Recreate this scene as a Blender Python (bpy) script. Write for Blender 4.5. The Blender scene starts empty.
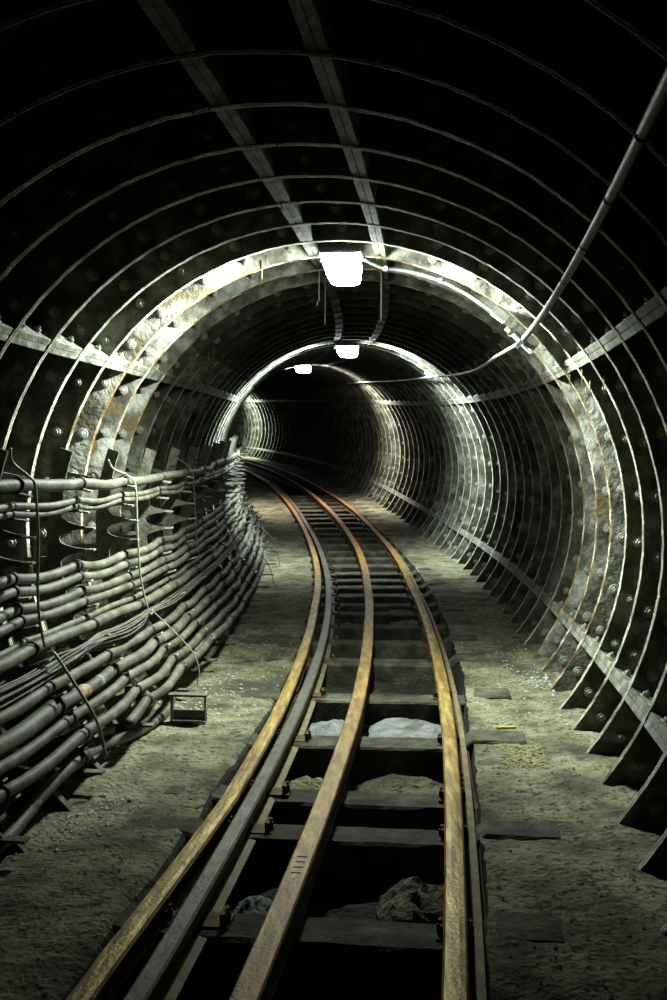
import bpy, bmesh, math, random
import numpy as np
from mathutils import Vector, noise
random.seed(7)
C = bpy.context.scene
COL = bpy.context.scene.collection
ZUP = 1.44            # world height of the tunnel-axis datum (floor sits near z = 0.4 below eye etc.)
R = 1.70              # radius to the inner edge of the iron flanges
RS = 1.86             # radius of the iron skin
RING0 = 0.01255       # s of a ring joint; joints every 0.5 m

# ------------------------------------------------------------------ tunnel centre line
KS = [0, 7, 12, 18, 26, 40]; KV = [0.00391, 0.0151, 0.0185, 0.00764, 0.01078, 0.01138]
KV = [0.00391, 0.0151, 0.0185, 0.00764, 0.01078, 0.01138]
GS = [0, 10, 20, 40]; GV = [-0.04688, -0.00825, 0.02941, 0.01837]
X0, Z0, TH0 = -0.75435, -0.39598, -0.14176
DS = 0.02
_s = np.arange(0, 60, DS)
_k = np.interp(_s + DS/2, KS, KV); _th = TH0 + np.concatenate([[0], np.cumsum(_k*DS)])[:-1]
_g = np.interp(_s + DS/2, GS, GV)
_thm = _th + _k*DS/2
_x = X0 + np.concatenate([[0], np.cumsum(-np.sin(_thm)*DS)])[:-1]
_y = np.concatenate([[0], np.cumsum(np.cos(_thm)*DS)])[:-1]
_z = Z0 + np.concatenate([[0], np.cumsum(_g*DS)])[:-1]
def axis(s):
    if s < 0:
        return (X0 - math.sin(TH0)*s, math.cos(TH0)*s, Z0 + GV[0]*s, TH0)
    return (float(np.interp(s, _s, _x)), float(np.interp(s, _s, _y)), float(np.interp(s, _s, _z)), float(np.interp(s, _s, _th)))
def P(s, lat, z):
    x, y, zz, th = axis(s)
    return Vector((x + math.cos(th)*lat, y + math.sin(th)*lat, ZUP + zz + z))
def PP(s, ang, r):                      # polar in the ring plane, degrees
    a = math.radians(ang)
    return P(s, math.cos(a)*r, math.sin(a)*r)
def fwd(s):
    th = axis(s)[3]; return Vector((-math.sin(th), math.cos(th), 0))
def rgt(s):
    th = axis(s)[3]; return Vector((math.cos(th), math.sin(th), 0))
def fr(x, y, z=0.0, sc=1.0):
    return noise.fractal(Vector((x*sc, y*sc, z*sc)), 1.0, 2.0, 4)

# ------------------------------------------------------------------ materials
def mat(name, cols, scale=6.0, rough=0.85, metal=0.0, bump=0.4, bscale=40.0, detail=8.0, spec=0.3, stops=None, stretch=None, bdist=0.01):
    m = bpy.data.materials.new(name); m.use_nodes = True
    nt = m.node_tree; b = nt.nodes['Principled BSDF']
    tc = nt.nodes.new('ShaderNodeTexCoord'); src = tc.outputs['Object']
    if stretch:
        mp = nt.nodes.new('ShaderNodeMapping'); mp.inputs['Scale'].default_value = stretch
        nt.links.new(src, mp.inputs['Vector']); src = mp.outputs['Vector']
    n = nt.nodes.new('ShaderNodeTexNoise'); n.inputs['Scale'].default_value = scale; n.inputs['Detail'].default_value = detail
    n.inputs['Roughness'].default_value = 0.65
    nt.links.new(src, n.inputs['Vector'])
    cr = nt.nodes.new('ShaderNodeValToRGB'); el = cr.color_ramp.elements
    st = stops or [0.32 + 0.38*i/(len(cols)-1) for i in range(len(cols))]
    el[0].position = st[0]; el[0].color = (*cols[0], 1)
    el[1].position = st[-1]; el[1].color = (*cols[-1], 1)
    for c, p in zip(cols[1:-1], st[1:-1]):
        e = el.new(p); e.color = (*c, 1)
    nt.links.new(n.outputs['Fac'], cr.inputs['Fac']); nt.links.new(cr.outputs['Color'], b.inputs['Base Color'])
    b.inputs['Roughness'].default_value = rough; b.inputs['Metallic'].default_value = metal
    b.inputs['Specular IOR Level'].default_value = spec
    n2 = nt.nodes.new('ShaderNodeTexNoise'); n2.inputs['Scale'].default_value = bscale; n2.inputs['Detail'].default_value = 6
    nt.links.new(tc.outputs['Object'], n2.inputs['Vector'])
    bp = nt.nodes.new('ShaderNodeBump'); bp.inputs['Strength'].default_value = bump; bp.inputs['Distance'].default_value = bdist
    nt.links.new(n2.outputs['Fac'], bp.inputs['Height']); nt.links.new(bp.outputs['Normal'], b.inputs['Normal'])
    return m
def speckle(m, col, scale, thr, width=0.03):
    """mix small bright flakes of lime / rust over a material"""
    nt = m.node_tree; b = nt.nodes['Principled BSDF']
    old = b.inputs['Base Color'].links[0].from_socket
    tc = nt.nodes.new('ShaderNodeTexCoord'); n = nt.nodes.new('ShaderNodeTexNoise')
    n.inputs['Scale'].default_value = scale; n.inputs['Detail'].default_value = 5; n.inputs['Roughness'].default_value = 0.6
    nt.links.new(tc.outputs['Object'], n.inputs['Vector'])
    mr = nt.nodes.new('ShaderNodeMapRange'); mr.inputs['From Min'].default_value = thr; mr.inputs['From Max'].default_value = thr+width
    nt.links.new(n.outputs['Fac'], mr.inputs['Value'])
    mx = nt.nodes.new('ShaderNodeMix'); mx.data_type = 'RGBA'
    nt.links.new(mr.outputs['Result'], mx.inputs['Factor']); nt.links.new(old, mx.inputs['A']); mx.inputs['B'].default_value = (*col, 1)
    nt.links.new(mx.outputs['Result'], b.inputs['Base Color'])
    return m
M_ring = mat('flange_iron', [(0.016,0.015,0.009),(0.065,0.066,0.045),(0.19,0.20,0.155)], 5, 0.85, 0, 0.7, 35, stops=[0.36,0.5,0.66])
speckle(M_ring, (0.055,0.045,0.012), 3.1, 0.55, 0.16); speckle(M_ring, (0.075,0.032,0.014), 7.0, 0.60, 0.12)
M_edge = mat('flange_edge', [(0.045,0.045,0.028),(0.165,0.168,0.12),(0.34,0.35,0.27)], 11, 0.8, 0, 0.6, 60, stops=[0.3,0.45,0.62])
speckle(M_edge, (0.06,0.045,0.015), 4.5, 0.58, 0.10)
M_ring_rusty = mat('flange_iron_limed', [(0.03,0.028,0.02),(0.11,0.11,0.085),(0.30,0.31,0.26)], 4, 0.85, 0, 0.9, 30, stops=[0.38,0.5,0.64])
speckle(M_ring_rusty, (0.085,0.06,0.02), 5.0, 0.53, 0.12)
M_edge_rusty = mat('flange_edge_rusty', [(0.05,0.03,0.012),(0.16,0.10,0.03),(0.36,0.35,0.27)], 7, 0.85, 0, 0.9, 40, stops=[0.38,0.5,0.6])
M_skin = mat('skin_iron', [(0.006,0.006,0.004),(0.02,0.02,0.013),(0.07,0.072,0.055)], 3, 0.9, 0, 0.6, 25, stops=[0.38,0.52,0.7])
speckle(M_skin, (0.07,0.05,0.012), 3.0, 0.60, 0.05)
M_ring_shade = mat('shaded_flange', [(0.01,0.01,0.006),(0.03,0.03,0.02),(0.07,0.072,0.055)], 6, 0.9, 0, 0.6, 40)  # darker flange colour standing in for shade at the crown
M_band = mat('joint_flange', [(0.025,0.025,0.016),(0.095,0.098,0.072),(0.19,0.195,0.155)], 9, 0.85, 0, 0.7, 50, stops=[0.33,0.5,0.66])
M_band_shade = mat('shaded_joint_flange', [(0.012,0.012,0.008),(0.05,0.05,0.034),(0.115,0.12,0.085)], 9, 0.85, 0, 0.7, 50, stops=[0.33,0.5,0.68])  # crown joints painted darker, as if in weak grazing light
M_bolt = mat('bolt_iron', [(0.06,0.06,0.045),(0.28,0.29,0.24)], 20, 0.6, 0.2, 0.3, 80)
M_floor = mat('dirt_floor', [(0.055,0.052,0.028),(0.15,0.145,0.085),(0.25,0.245,0.155)], 4, 0.9, 0, 1.0, 42, stops=[0.34,0.5,0.68], bdist=0.02, spec=0.2)
speckle(M_floor, (0.045,0.043,0.026), 1.9, 0.53, 0.14); speckle(M_floor, (0.05,0.048,0.028), 30, 0.54, 0.08); speckle(M_floor, (0.42,0.44,0.38), 32, 0.72, 0.03)
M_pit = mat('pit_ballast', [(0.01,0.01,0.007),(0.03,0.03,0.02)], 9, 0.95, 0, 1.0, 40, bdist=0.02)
M_rubble = mat('concrete_rubble', [(0.05,0.055,0.045),(0.14,0.155,0.14),(0.24,0.27,0.25)], 7, 0.85, 0, 1.0, 30, bdist=0.02)
M_grit = mat('lime_grit', [(0.16,0.17,0.14),(0.34,0.36,0.32),(0.5,0.53,0.5)], 30, 0.85)
M_wood = mat('old_sleeper', [(0.012,0.011,0.006),(0.05,0.048,0.03),(0.12,0.12,0.08)], 6, 0.9, 0, 0.8, 60)
M_railtop = mat('rail_head', [(0.10,0.055,0.012),(0.33,0.22,0.045),(0.60,0.47,0.15)], 1.6, 0.45, 0.35, 0.45, 70, spec=0.6, stretch=(26,2.5,26))
speckle(M_railtop, (0.12,0.07,0.02), 9, 0.60, 0.1)
def rust_far(m, col):
    nt = m.node_tree; b = nt.nodes['Principled BSDF']; old = b.inputs['Base Color'].links[0].from_socket
    tc = nt.nodes.new('ShaderNodeTexCoord'); sx = nt.nodes.new('ShaderNodeSeparateXYZ'); nt.links.new(tc.outputs['Object'], sx.inputs[0])
    mr = nt.nodes.new('ShaderNodeMapRange'); mr.inputs['From Min'].default_value = 10; mr.inputs['From Max'].default_value = 18; mr.inputs['To Max'].default_value = .8
    nt.links.new(sx.outputs['Y'], mr.inputs['Value'])
    mx = nt.nodes.new('ShaderNodeMix'); mx.data_type = 'RGBA'
    nt.links.new(mr.outputs['Result'], mx.inputs['Factor']); nt.links.new(old, mx.inputs['A']); mx.inputs['B'].default_value = (*col, 1)
    nt.links.new(mx.outputs['Result'], b.inputs['Base Color'])
rust_far(M_railtop, (0.33, 0.14, 0.04))
M_rail = mat('rail_side', [(0.03,0.02,0.008),(0.13,0.085,0.025)], 14, 0.75, 0.2, 0.5, 60)
M_check = mat('check_rail', [(0.05,0.045,0.03),(0.15,0.145,0.10)], 12, 0.5, 0.4, 0.3, 60, spec=0.5)
M_foot = mat('rail_foot', [(0.09,0.075,0.035),(0.22,0.19,0.10)], 12, 0.7, 0.2, 0.4, 60)
M_third = mat('conductor_top', [(0.10,0.055,0.014),(0.24,0.15,0.035),(0.42,0.30,0.07)], 1.6, 0.5, 0.3, 0.4, 70, spec=0.5, stretch=(20,3,20))
speckle(M_third, (0.12,0.075,0.03), 7, 0.58, 0.1)
rust_far(M_third, (0.33, 0.14, 0.04))
M_cable = mat('cable_sheath', [(0.024,0.024,0.014),(0.07,0.069,0.044),(0.15,0.15,0.105)], 7, 0.6, 0, 0.35, 60, stops=[0.33,0.52,0.72], spec=0.4)
speckle(M_cable, (0.24,0.27,0.26), 8, 0.66, 0.08)
M_clip = mat('clip_rubber', [(0.006,0.006,0.005),(0.02,0.02,0.016)], 20, 0.6, 0, 0.2)
M_rack = mat('rack_steel', [(0.045,0.045,0.03),(0.15,0.15,0.11)], 16, 0.7, 0.1, 0.5, 70)
M_tip = mat('rack_tip', [(0.16,0.16,0.12),(0.32,0.33,0.27)], 20, 0.7, 0.1, 0.3, 70)
M_wire = mat('wire_steel', [(0.16,0.16,0.12),(0.30,0.31,0.25)], 20, 0.5, 0.2, 0.2)
M_conduit = mat('conduit', [(0.08,0.085,0.07),(0.17,0.18,0.155)], 12, 0.5, 0.1, 0.2)
M_dark = mat('dark_cable', [(0.045,0.05,0.042),(0.15,0.165,0.15)], 14, 0.5, 0, 0.3, 60)
M_lamp = mat('lamp_housing', [(0.03,0.03,0.03),(0.07,0.07,0.07)], 20, 0.6)
M_yellow = mat('yellow_paint', [(0.20,0.18,0.05),(0.50,0.44,0.06)], 22, 0.8, 0, 0.6, 60)
M_lime = mat('lime_drip', [(0.10,0.085,0.03),(0.20,0.17,0.05)], 20, 0.7)
M_rust = mat('rust_wrap', [(0.10,0.05,0.02),(0.26,0.20,0.12),(0.42,0.38,0.28)], 30, 0.8, 0, 0.5)
def emis(name, col, st):
    m = bpy.data.materials.new(name); m.use_nodes = True
    b = m.node_tree.nodes['Principled BSDF']
    b.inputs['Base Color'].default_value = (0.8,0.8,0.8,1); b.inputs['Emission Color'].default_value = (*col, 1)
    b.inputs['Emission Strength'].default_value = st
    return m

# ------------------------------------------------------------------ helpers
def link(name, me, parent=None, m=None):
    if m is not None:
        for mm in (m if isinstance(m, (list, tuple)) else [m]): me.materials.append(mm)
    o = bpy.data.objects.new(name, me); COL.objects.link(o)
    if parent: o.parent = parent; o.matrix_parent_inverse = parent.matrix_world.inverted() if False else o.matrix_parent_inverse
    return o
def mesh(name, vs, fs, smooth=False, mi=None):
    me = bpy.data.meshes.new(name); me.from_pydata([tuple(v) for v in vs], [], fs); me.update()
    if smooth: me.polygons.foreach_set('use_smooth', [True]*len(me.polygons))
    if mi: me.polygons.foreach_set('material_index', mi)
    return me
def tag(o, label=None, cat=None, group=None, kind=None):
    if label: o['label'] = label
    if cat: o['category'] = cat
    if group: o['group'] = group
    if kind: o['kind'] = kind
    return o
def tube(pts, rad, n=10, cap=True):
    """smooth tube; rad scalar or list. returns verts, faces"""
    pts = [Vector(p) for p in pts]; N = len(pts)
    rs = rad if isinstance(rad, (list, tuple)) else [rad]*N
    T = [(pts[min(i+1, N-1)]-pts[max(i-1, 0)]).normalized() for i in range(N)]
    u = T[0].orthogonal().normalized(); vs = []; fs = []
    for i in range(N):
        u = (u - T[i]*u.dot(T[i])).normalized(); w = T[i].cross(u)
        for j in range(n):
            a = 2*math.pi*j/n
            vs.append(pts[i] + (u*math.cos(a) + w*math.sin(a))*rs[i])
    for i in range(N-1):
        for j in range(n):
            k = (j+1) % n
            fs.append((i*n+j, i*n+k, (i+1)*n+k, (i+1)*n+j))
    if cap:
        fs.append(tuple(range(n-1, -1, -1))); fs.append(tuple((N-1)*n+j for j in range(n)))
    return vs, fs
class MB:
    def __init__(s): s.v = []; s.f = []; s.m = []
    def add(s, vf, mi=0):
        o = len(s.v); s.v += list(vf[0]); s.f += [tuple(i+o for i in f) for f in vf[1]]; s.m += [mi]*len(vf[1])
    def box(s, c, ax, ay, az, hx, hy, hz, mi=0):
        c = Vector(c); vs = []
        for i in (-1,1):
            for j in (-1,1):
                for k in (-1,1): vs.append(c + ax*hx*i + ay*hy*j + az*hz*k)
        s.add((vs, [(0,1,3,2),(4,6,7,5),(0,4,5,1),(2,3,7,6),(0,2,6,4),(1,5,7,3)]), mi)
    def build(s, name, m, parent=None, smooth=False, bevel=0):
        me = mesh(name, s.v, s.f, smooth, s.m)
        bm = bmesh.new(); bm.from_mesh(me); bmesh.ops.recalc_face_normals(bm, faces=bm.faces)
        if bevel: bmesh.ops.bevel(bm, geom=bm.edges[:], offset=bevel, segments=2, affect='EDGES', clamp_overlap=True)
        bm.to_mesh(me); bm.free()
        return link(name, me, parent, m)
UP = Vector((0,0,1))
def spline(pts, n=8):
    """catmull-rom through tuples"""
    out = []; pts = [np.array(p, float) for p in pts]
    for i in range(len(pts)-1):
        p0 = pts[max(i-1,0)]; p1 = pts[i]; p2 = pts[i+1]; p3 = pts[min(i+2, len(pts)-1)]
        for k in range(n):
            t = k/n
            out.append(0.5*((2*p1)+(-p0+p2)*t+(2*p0-5*p1+4*p2-p3)*t*t+(-p0+3*p1-3*p2+p3)*t**3))
    out.append(pts[-1]); return out

# ------------------------------------------------------------------ lining: skin
def skin(name, a0, a1, s0=-1.5, s1=57.0, na=16):
    ss = list(np.arange(s0, 20, 0.125)) + list(np.arange(20, s1, 0.25)); vs = []; fs = []; M = len(ss)
    for layer in (0, 1):
        for s in ss:
            for j in range(na+1):
                a = a0 + (a1-a0)*j/na
                t = ((s-RING0) % 0.5)/0.5
                r = RS + (0.012*math.sin(math.pi*t) + 0.006*fr(s*2, a*0.05) if layer == 0 else 0.07)
                vs.append(PP(s, a, r))
    w = na+1; L = M*w
    for i in range(M-1):
        for j in range(na):
            fs.append((i*w+j, i*w+j+1, (i+1)*w+j+1, (i+1)*w+j)); fs.append((L+i*w+j, L+(i+1)*w+j, L+(i+1)*w+j+1, L+i*w+j+1))
    for i in range(M-1):
        for j in (0, na):
            fs.append((i*w+j, (i+1)*w+j, L+(i+1)*w+j, L+i*w+j))
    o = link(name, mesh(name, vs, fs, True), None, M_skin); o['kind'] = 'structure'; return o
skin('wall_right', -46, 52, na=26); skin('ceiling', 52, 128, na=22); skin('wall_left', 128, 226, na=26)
# end of the visible tunnel: it simply runs on round the bend into the dark
# ------------------------------------------------------------------ lining: ring flanges with bolts
PROF = [(-.022,RS+.01),(-.021,R+.004),(-.018,R+.001),(-.004,R),(-.0015,R+.012),(.0015,R+.012),(.004,R),(.018,R+.001),(.021,R+.004),(.022,RS+.01)]
def ring_mesh(k, s, na):
    vs = []; fs = []; w = len(PROF); A0, A1 = -47, 227
    for i in range(na+1):
        a = A0+(A1-A0)*i/na; j1 = 0.0022*fr(a*0.5, k*7.3) + (0.006*max(0, fr(a*0.9, k*3.1)-0.25))
        for q, (ds, r) in enumerate(PROF):
            vs.append(PP(s+ds+0.0012*fr(a*.3, k*1.7, q), a, r + (j1+0.0012*fr(a*1.5, k, q*5) if 0 < q < w-1 else 0)))
    for i in range(na):
        for q in range(w-1): fs.append((i*w+q, i*w+q+1, (i+1)*w+q+1, (i+1)*w+q))
    return mesh('lining_ring', vs, fs, False, [(2 if ((k >= 17 and k not in (27, 28) and 48 < A0+(A1-A0)*i/na < 134) or (k <= 7 and 35 < A0+(A1-A0)*i/na < 144)) else 1 if 1 <= q <= w-3 else 0) for i in range(na) for q in range(w-1)])  # crown shade painted between lamps and near the camera; two lamp-lit rings spared
def bolt_mesh():
    mb = MB(); ax = Vector((1,0,0)); ay = Vector((0,1,0))
    def disc(r0, y0, y1, n, r1=None):
        r1 = r1 or r0
        v = [Vector((math.cos(2*math.pi*i/n)*r0, y0, math.sin(2*math.pi*i/n)*r0)) for i in range(n)] + [Vector((math.cos(2*math.pi*i/n)*r1, y1, math.sin(2*math.pi*i/n)*r1)) for i in range(n)]
        f = [(i, (i+1) % n, n+(i+1) % n, n+i) for i in range(n)] + [tuple(range(n)), tuple(range(2*n-1, n-1, -1))]
        mb.add((v, f))
    disc(.034, 0, -.006, 18, .031); disc(.023, -.006, -.026, 6); disc(.0115, -.026, -.040, 10, .010)
    me = mesh('bolt', mb.v, mb.f); bm = bmesh.new(); bm.from_mesh(me); bmesh.ops.recalc_face_normals(bm, faces=bm.faces); bm.to_mesh(me); bm.free()
    me.materials.append(M_bolt); return me
BOLT = bolt_mesh()
from mathutils import Matrix
def place_bolt(parent, s, ang, r, ds=-0.022, axis_dir=None, sc=1.0):
    o = bpy.data.objects.new('bolt', BOLT); COL.objects.link(o); o.parent = parent
    if axis_dir is None:
        y = fwd(s)
    else: y = axis_dir
    z = UP if abs(y.z) < 0.9 else fwd(s)
    x = y.cross(z).normalized(); z = x.cross(y).normalized()
    rot = Matrix.Rotation(random.uniform(0, 6.28), 4, 'Y')
    m = Matrix((x, y, z)).transposed().to_4x4(); m.translation = PP(s, ang, r) + (fwd(s)*ds if axis_dir is None else Vector())
    o.matrix_world = m @ rot @ Matrix.Scale(sc, 4)
    return o
BA = [-32, -21, -12.3, -2.5, 7.5, 18, 28.5, 41, 51, 61, 71, 89, 101, 110, 120, 130, 139.5, 150, 160, 170, 181, 191]
JOINTS = {'RL': -25.2, 'RU': 35.2, 'TR': 81.6, 'TL': 95.6, 'LU': 144.0, 'LL': 205.0}
nring = 0
for k in range(-2, 104):
    s = RING0 + 0.5*k
    if s > 52: break
    o = link('trim_%d' % (nring+1), ring_mesh(k, s, 260 if s < 12 else 150), None, [M_ring_rusty, M_edge_rusty, M_ring_shade] if k in (14, 15, 16) else [M_ring, M_edge, M_ring_shade]); o['kind'] = 'structure'; nring += 1
    if 7 <= k <= 18 or 22 <= k <= 31 or 40 <= k <= 46:
        for a in BA:
            if k > 18 and 41 < a < 120: continue
            if k > 39 and a > 60: continue
            place_bolt(o, s, a + random.uniform(-1, 1), R+.078, sc=random.uniform(.85, 1.1))
# ------------------------------------------------------------------ lining: longitudinal joint flanges
for nm, a in JOINTS.items():
    vs = []; fs = []; mi = []
    ss = []
    for k in range(-3, 104):
        s0 = RING0+0.5*k
        n = 6 if s0 < 20 else 2
        ss += [s0 + .5*i/n for i in range(n)]
    hw = 0.037/R; prof = [(-hw, RS+.005), (-hw, R+.004), (-hw*.9, R), (-hw*.06, R+.001), (-hw*.03, R+.01), (hw*.03, R+.01), (hw*.06, R+.001), (hw*.9, R), (hw, R+.004), (hw, RS+.005)]
    w = len(prof)
    for s in ss:
        for q, (da, r) in enumerate(prof):
            j = 0.0035*fr(s*9, q*3.1+a) if 0 < q < w-1 else 0
            vs.append(PP(s, a + math.degrees(da) + (0.10*fr(s*7, a+q) if q in (1,2,7,8) else 0), r+0.006+j))
    for i in range(len(ss)-1):
        for q in range(w-1): fs.append((i*w+q, i*w+q+1, (i+1)*w+q+1, (i+1)*w+q))
    me = mesh('joint', vs, fs); nring += 1
    o = link('trim_%d' % nring, me, None, M_band_shade if nm in ('TL', 'TR') else M_band); o['kind'] = 'structure'
    if nm in ('LU', 'RL', 'RU'):
        sgn = 1 if nm != 'LU' else -1            # heads on the upper side of the joint
        for k in range(8, 18):
            for t in (.14, .30, .72):
                s = RING0 + .5*k + .5*t
                ar = math.radians(a); tang = Vector((0,0,0))
                e = rgt(s); tdir = (-math.sin(ar)*e + math.cos(ar)*UP)*sgn
                if tdir.z < 0: tdir = -tdir
                place_bolt(o, s, a + sgn*math.degrees(hw)*1.0, R+.055, axis_dir=-tdir, sc=.8)

# ------------------------------------------------------------------ floor with sunken track bed
ss = list(np.arange(1.2, 12, .035)) + list(np.arange(12, 24, .1)) + list(np.arange(24, 57, .4))
ss = [-1.5, -.5, .4] + ss
def lats():
    L = [(-1.80+.05*i) for i in range(0, 27)]
    L = [l for l in L if l < -.46] + [-.455, -.425, -.40, -.385, -.36, -.3] + [-.25+.06*i for i in range(17)] + [.745, .77, .795, .82, .85] + [.9+.045*i for i in range(20)]
    return sorted(L)
LT = lats()
def zf(s, l):
    rough = .010*fr(s*3, l*3, 3.3) + .009*fr(s*11, l*11) + .005*fr(s*30, l*30, 9)
    if l < -.372:
        d = min(1, max(0, (-.365-l)/.05)); return -1.065 + rough - .05*(1-d) + .03*fr(s*.8, l*1.2, 5)*d
    if l > .772:
        return -1.045 + rough + .018*fr(s*.9, l*1.2, 15)
    return -1.25 + .05*fr(s*4, l*4, 7) + .03*fr(s*14, l*14, 2)
def warp(s, l):
    d = (.018*fr(s*2.2, 1.3) + .010*fr(s*9, 3)) if l > .5 else (.010*fr(s*2.2, 8) + .006*fr(s*9, 5))
    c = .79 if l > .5 else -.39
    return l + d*max(0, 1-abs(l-c)/.12)
vs = [P(s, warp(s, l), zf(s, l)) for s in ss for l in LT]; w = len(LT); fs = []; mi = []
for i in range(len(ss)-1):
    for j in range(w-1):
        fs.append((i*w+j, i*w+j+1, (i+1)*w+j+1, (i+1)*w+j)); lm = (LT[j]+LT[j+1])/2
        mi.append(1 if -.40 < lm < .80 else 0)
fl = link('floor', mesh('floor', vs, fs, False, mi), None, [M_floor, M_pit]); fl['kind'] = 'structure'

# ------------------------------------------------------------------ sleepers
SL = [2.55, 3.47, 4.36, 4.86, 5.78, 6.84, 7.98, 8.75, 9.5, 10.2, 10.75, 11.35, 11.9, 12.5, 13.1, 13.8, 14.5, 15.2, 15.95, 16.7, 17.4, 18.1, 18.9, 19.6, 20.3, 21.0, 21.7, 22.4, 23.2, 24.0]
words = ['first','second','third','fourth','fifth','sixth','seventh','eighth','ninth','tenth','eleventh','twelfth','thirteenth','fourteenth','fifteenth','sixteenth','seventeenth','eighteenth','nineteenth','twentieth','twenty-first','twenty-second','twenty-third','twenty-fourth','twenty-fifth','twenty-sixth','twenty-seventh','twenty-eighth','twenty-ninth','thirtieth']
def sleeper(i, s):
    l0, l1 = -.62+random.uniform(-.04,.04), 1.03+random.uniform(-.06,.10)
    hl = random.uniform(.095, .125); n = 24; vs = []; fs = []
    sk = random.uniform(-.02, .02); top = -1.088 + random.uniform(-.006, .006)
    prof = [(-hl, -1.24), (-hl, -.012), (-hl+.012, 0), (-hl*.3, .002), (hl*.3, -.001), (hl-.012, 0), (hl, -.012), (hl, -1.24)]
    for j in range(n+1):
        l = l0+(l1-l0)*j/n
        outer = l < -.38 or l > .79
        for q, (d, z) in enumerate(prof):
            zz = top + z + .004*fr(l*9, q*2+i*5) + (.050 if l > .79 else .016 if l < -.38 else 0) if z > -1 else z-.02
            vs.append(P(s + sk*(l-.1) + d + .006*fr(l*6, i*3.3+q), l, zz))
    w = len(prof)
    for j in range(n):
        for q in range(w): fs.append((j*w+q, j*w+(q+1) % w, (j+1)*w+(q+1) % w, (j+1)*w+q))
    fs += [tuple(range(w-1, -1, -1)), tuple(n*w+q for q in range(w))]
    o = link('sleeper', mesh('sleeper', vs, fs), None, M_wood)
    if i == 0: lb = 'weathered timber sleeper lying across the track, the nearest to the camera'
    elif i == len(SL)-1: lb = 'weathered timber sleeper lying across the track, the farthest one before the dark bend'
    else: lb = 'weathered timber sleeper across the track, the %s counting from the camera' % words[i]
    tag(o, lb, 'sleeper', 'timber sleepers under the rails'); return o
sleepers = [sleeper(i, s) for i, s in enumerate(SL)]

# ------------------------------------------------------------------ rails
def rail(name, lat, prof, s0, s1, mats, mis, label, step=.1, lf=None):
    ss = list(np.arange(s0, s1, step)); vs = []; fs = []; mi = []; w = len(prof)
    for s in ss:
        for (dl, z) in prof: vs.append(P(s, (lf(s) if lf else lat)+dl, z + .0012*fr(s*4, dl*30)))
    for i in range(len(ss)-1):
        for q in range(w): fs.append((i*w+q, i*w+(q+1) % w, (i+1)*w+(q+1) % w, (i+1)*w+q)); mi.append(mis[q])
    fs += [tuple(range(w)), tuple((len(ss)-1)*w+q for q in range(w-1, -1, -1))]; mi += [1, 1]
    me = mesh(name, vs, fs, False, mi); bm = bmesh.new(); bm.from_mesh(me); bmesh.ops.recalc_face_normals(bm, faces=bm.faces); bm.to_mesh(me); bm.free()
    o = link(name, me, None, mats); tag(o, label, 'rail'); return o
T = -.992
bull = [(-.037,T-.012),(-.030,T-.002),(-.012,T),(.012,T),(.030,T-.002),(.037,T-.012),(.035,T-.035),(.010,T-.045),(.008,T-.078),(.032,T-.088),(.032,T-.102),(-.032,T-.102),(-.032,T-.088),(-.008,T-.078),(-.010,T-.045),(-.035,T-.035)]
bm_ = [0,0,0,0,0] + [1]*11
LQ = lambda s: float(np.interp(s, [3, 6, 9, 11.5, 14.5, 20, 25], [.695, .665, .62, .595, .65, .70, .66]))
LM = lambda s: float(np.interp(s, [3, 6, 9, 11.5, 14.5, 19, 25], [.155, .155, .125, .13, .18, .22, .20]))
LL = lambda s: float(np.interp(s, [3, 4.5, 6, 7.5, 10, 15, 25], [-.29, -.26, -.285, -.325, -.38, -.42, -.44]))
LC = lambda s: float(np.interp(s, [3, 6, 8.5, 11, 13.5, 18, 25], [-.145, -.183, -.222, -.272, -.31, -.345, -.35]))
rl = rail('running_rail', 0, bull, 1.6, 40, [M_railtop, M_rail], bm_, 'yellow-brown running rail on the left side of the track, beside the cable-side walkway', lf=LL)
rr = rail('running_rail', 0, bull, 1.6, 40, [M_railtop, M_rail], bm_, 'yellow-brown topped running rail on the right side of the track, nearest the right wall', lf=LQ)
CT = T-.004
chk = [(-.032,CT-.006),(-.024,CT),(.024,CT),(.032,CT-.006),(.032,CT-.04),(.010,CT-.05),(.010,CT-.088),(.058,CT-.096),(.058,CT-.104),(-.034,CT-.104),(-.034,CT-.096),(-.010,CT-.088),(-.010,CT-.05),(-.032,CT-.04)]
rc = rail('check_rail', 0, chk, 1.6, 40, [M_check, M_rail, M_foot], [0,0,0,1,1,1,2,2,1,1,1,1,1,1], 'dull grey-brown check rail running close beside the left running rail', lf=LC)
MT = -.962
con = [(-.040,MT-.006),(-.034,MT),(.034,MT),(.040,MT-.006),(.038,MT-.055),(.014,MT-.062),(.014,MT-.095),(.036,MT-.103),(.036,MT-.112),(-.036,MT-.112),(-.036,MT-.103),(-.014,MT-.095),(-.014,MT-.062),(-.038,MT-.055)]
rm = rail('conductor_rail', 0, con, 1.6, 40, [M_third, M_rail], [0,0,0]+[1]*11, 'raised rusty centre conductor rail between the two running rails', lf=LM)
# second low rail outside the right running rail
ogp = [(-.013,T-.05),(.013,T-.05),(.013,T-.066),(.008,T-.07),(.008,T-.09),(.03,T-.096),(.03,T-.103),(-.03,T-.103),(-.03,T-.096),(-.008,T-.09),(-.008,T-.07),(-.013,T-.066)]
rail('guard_strip', 0, ogp, 2.2, 16, [M_foot, M_rail], [0,0,0]+[1]*9, 'thin low brown strip rail just outside the right running rail', lf=lambda s: LQ(s)+.072)

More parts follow.
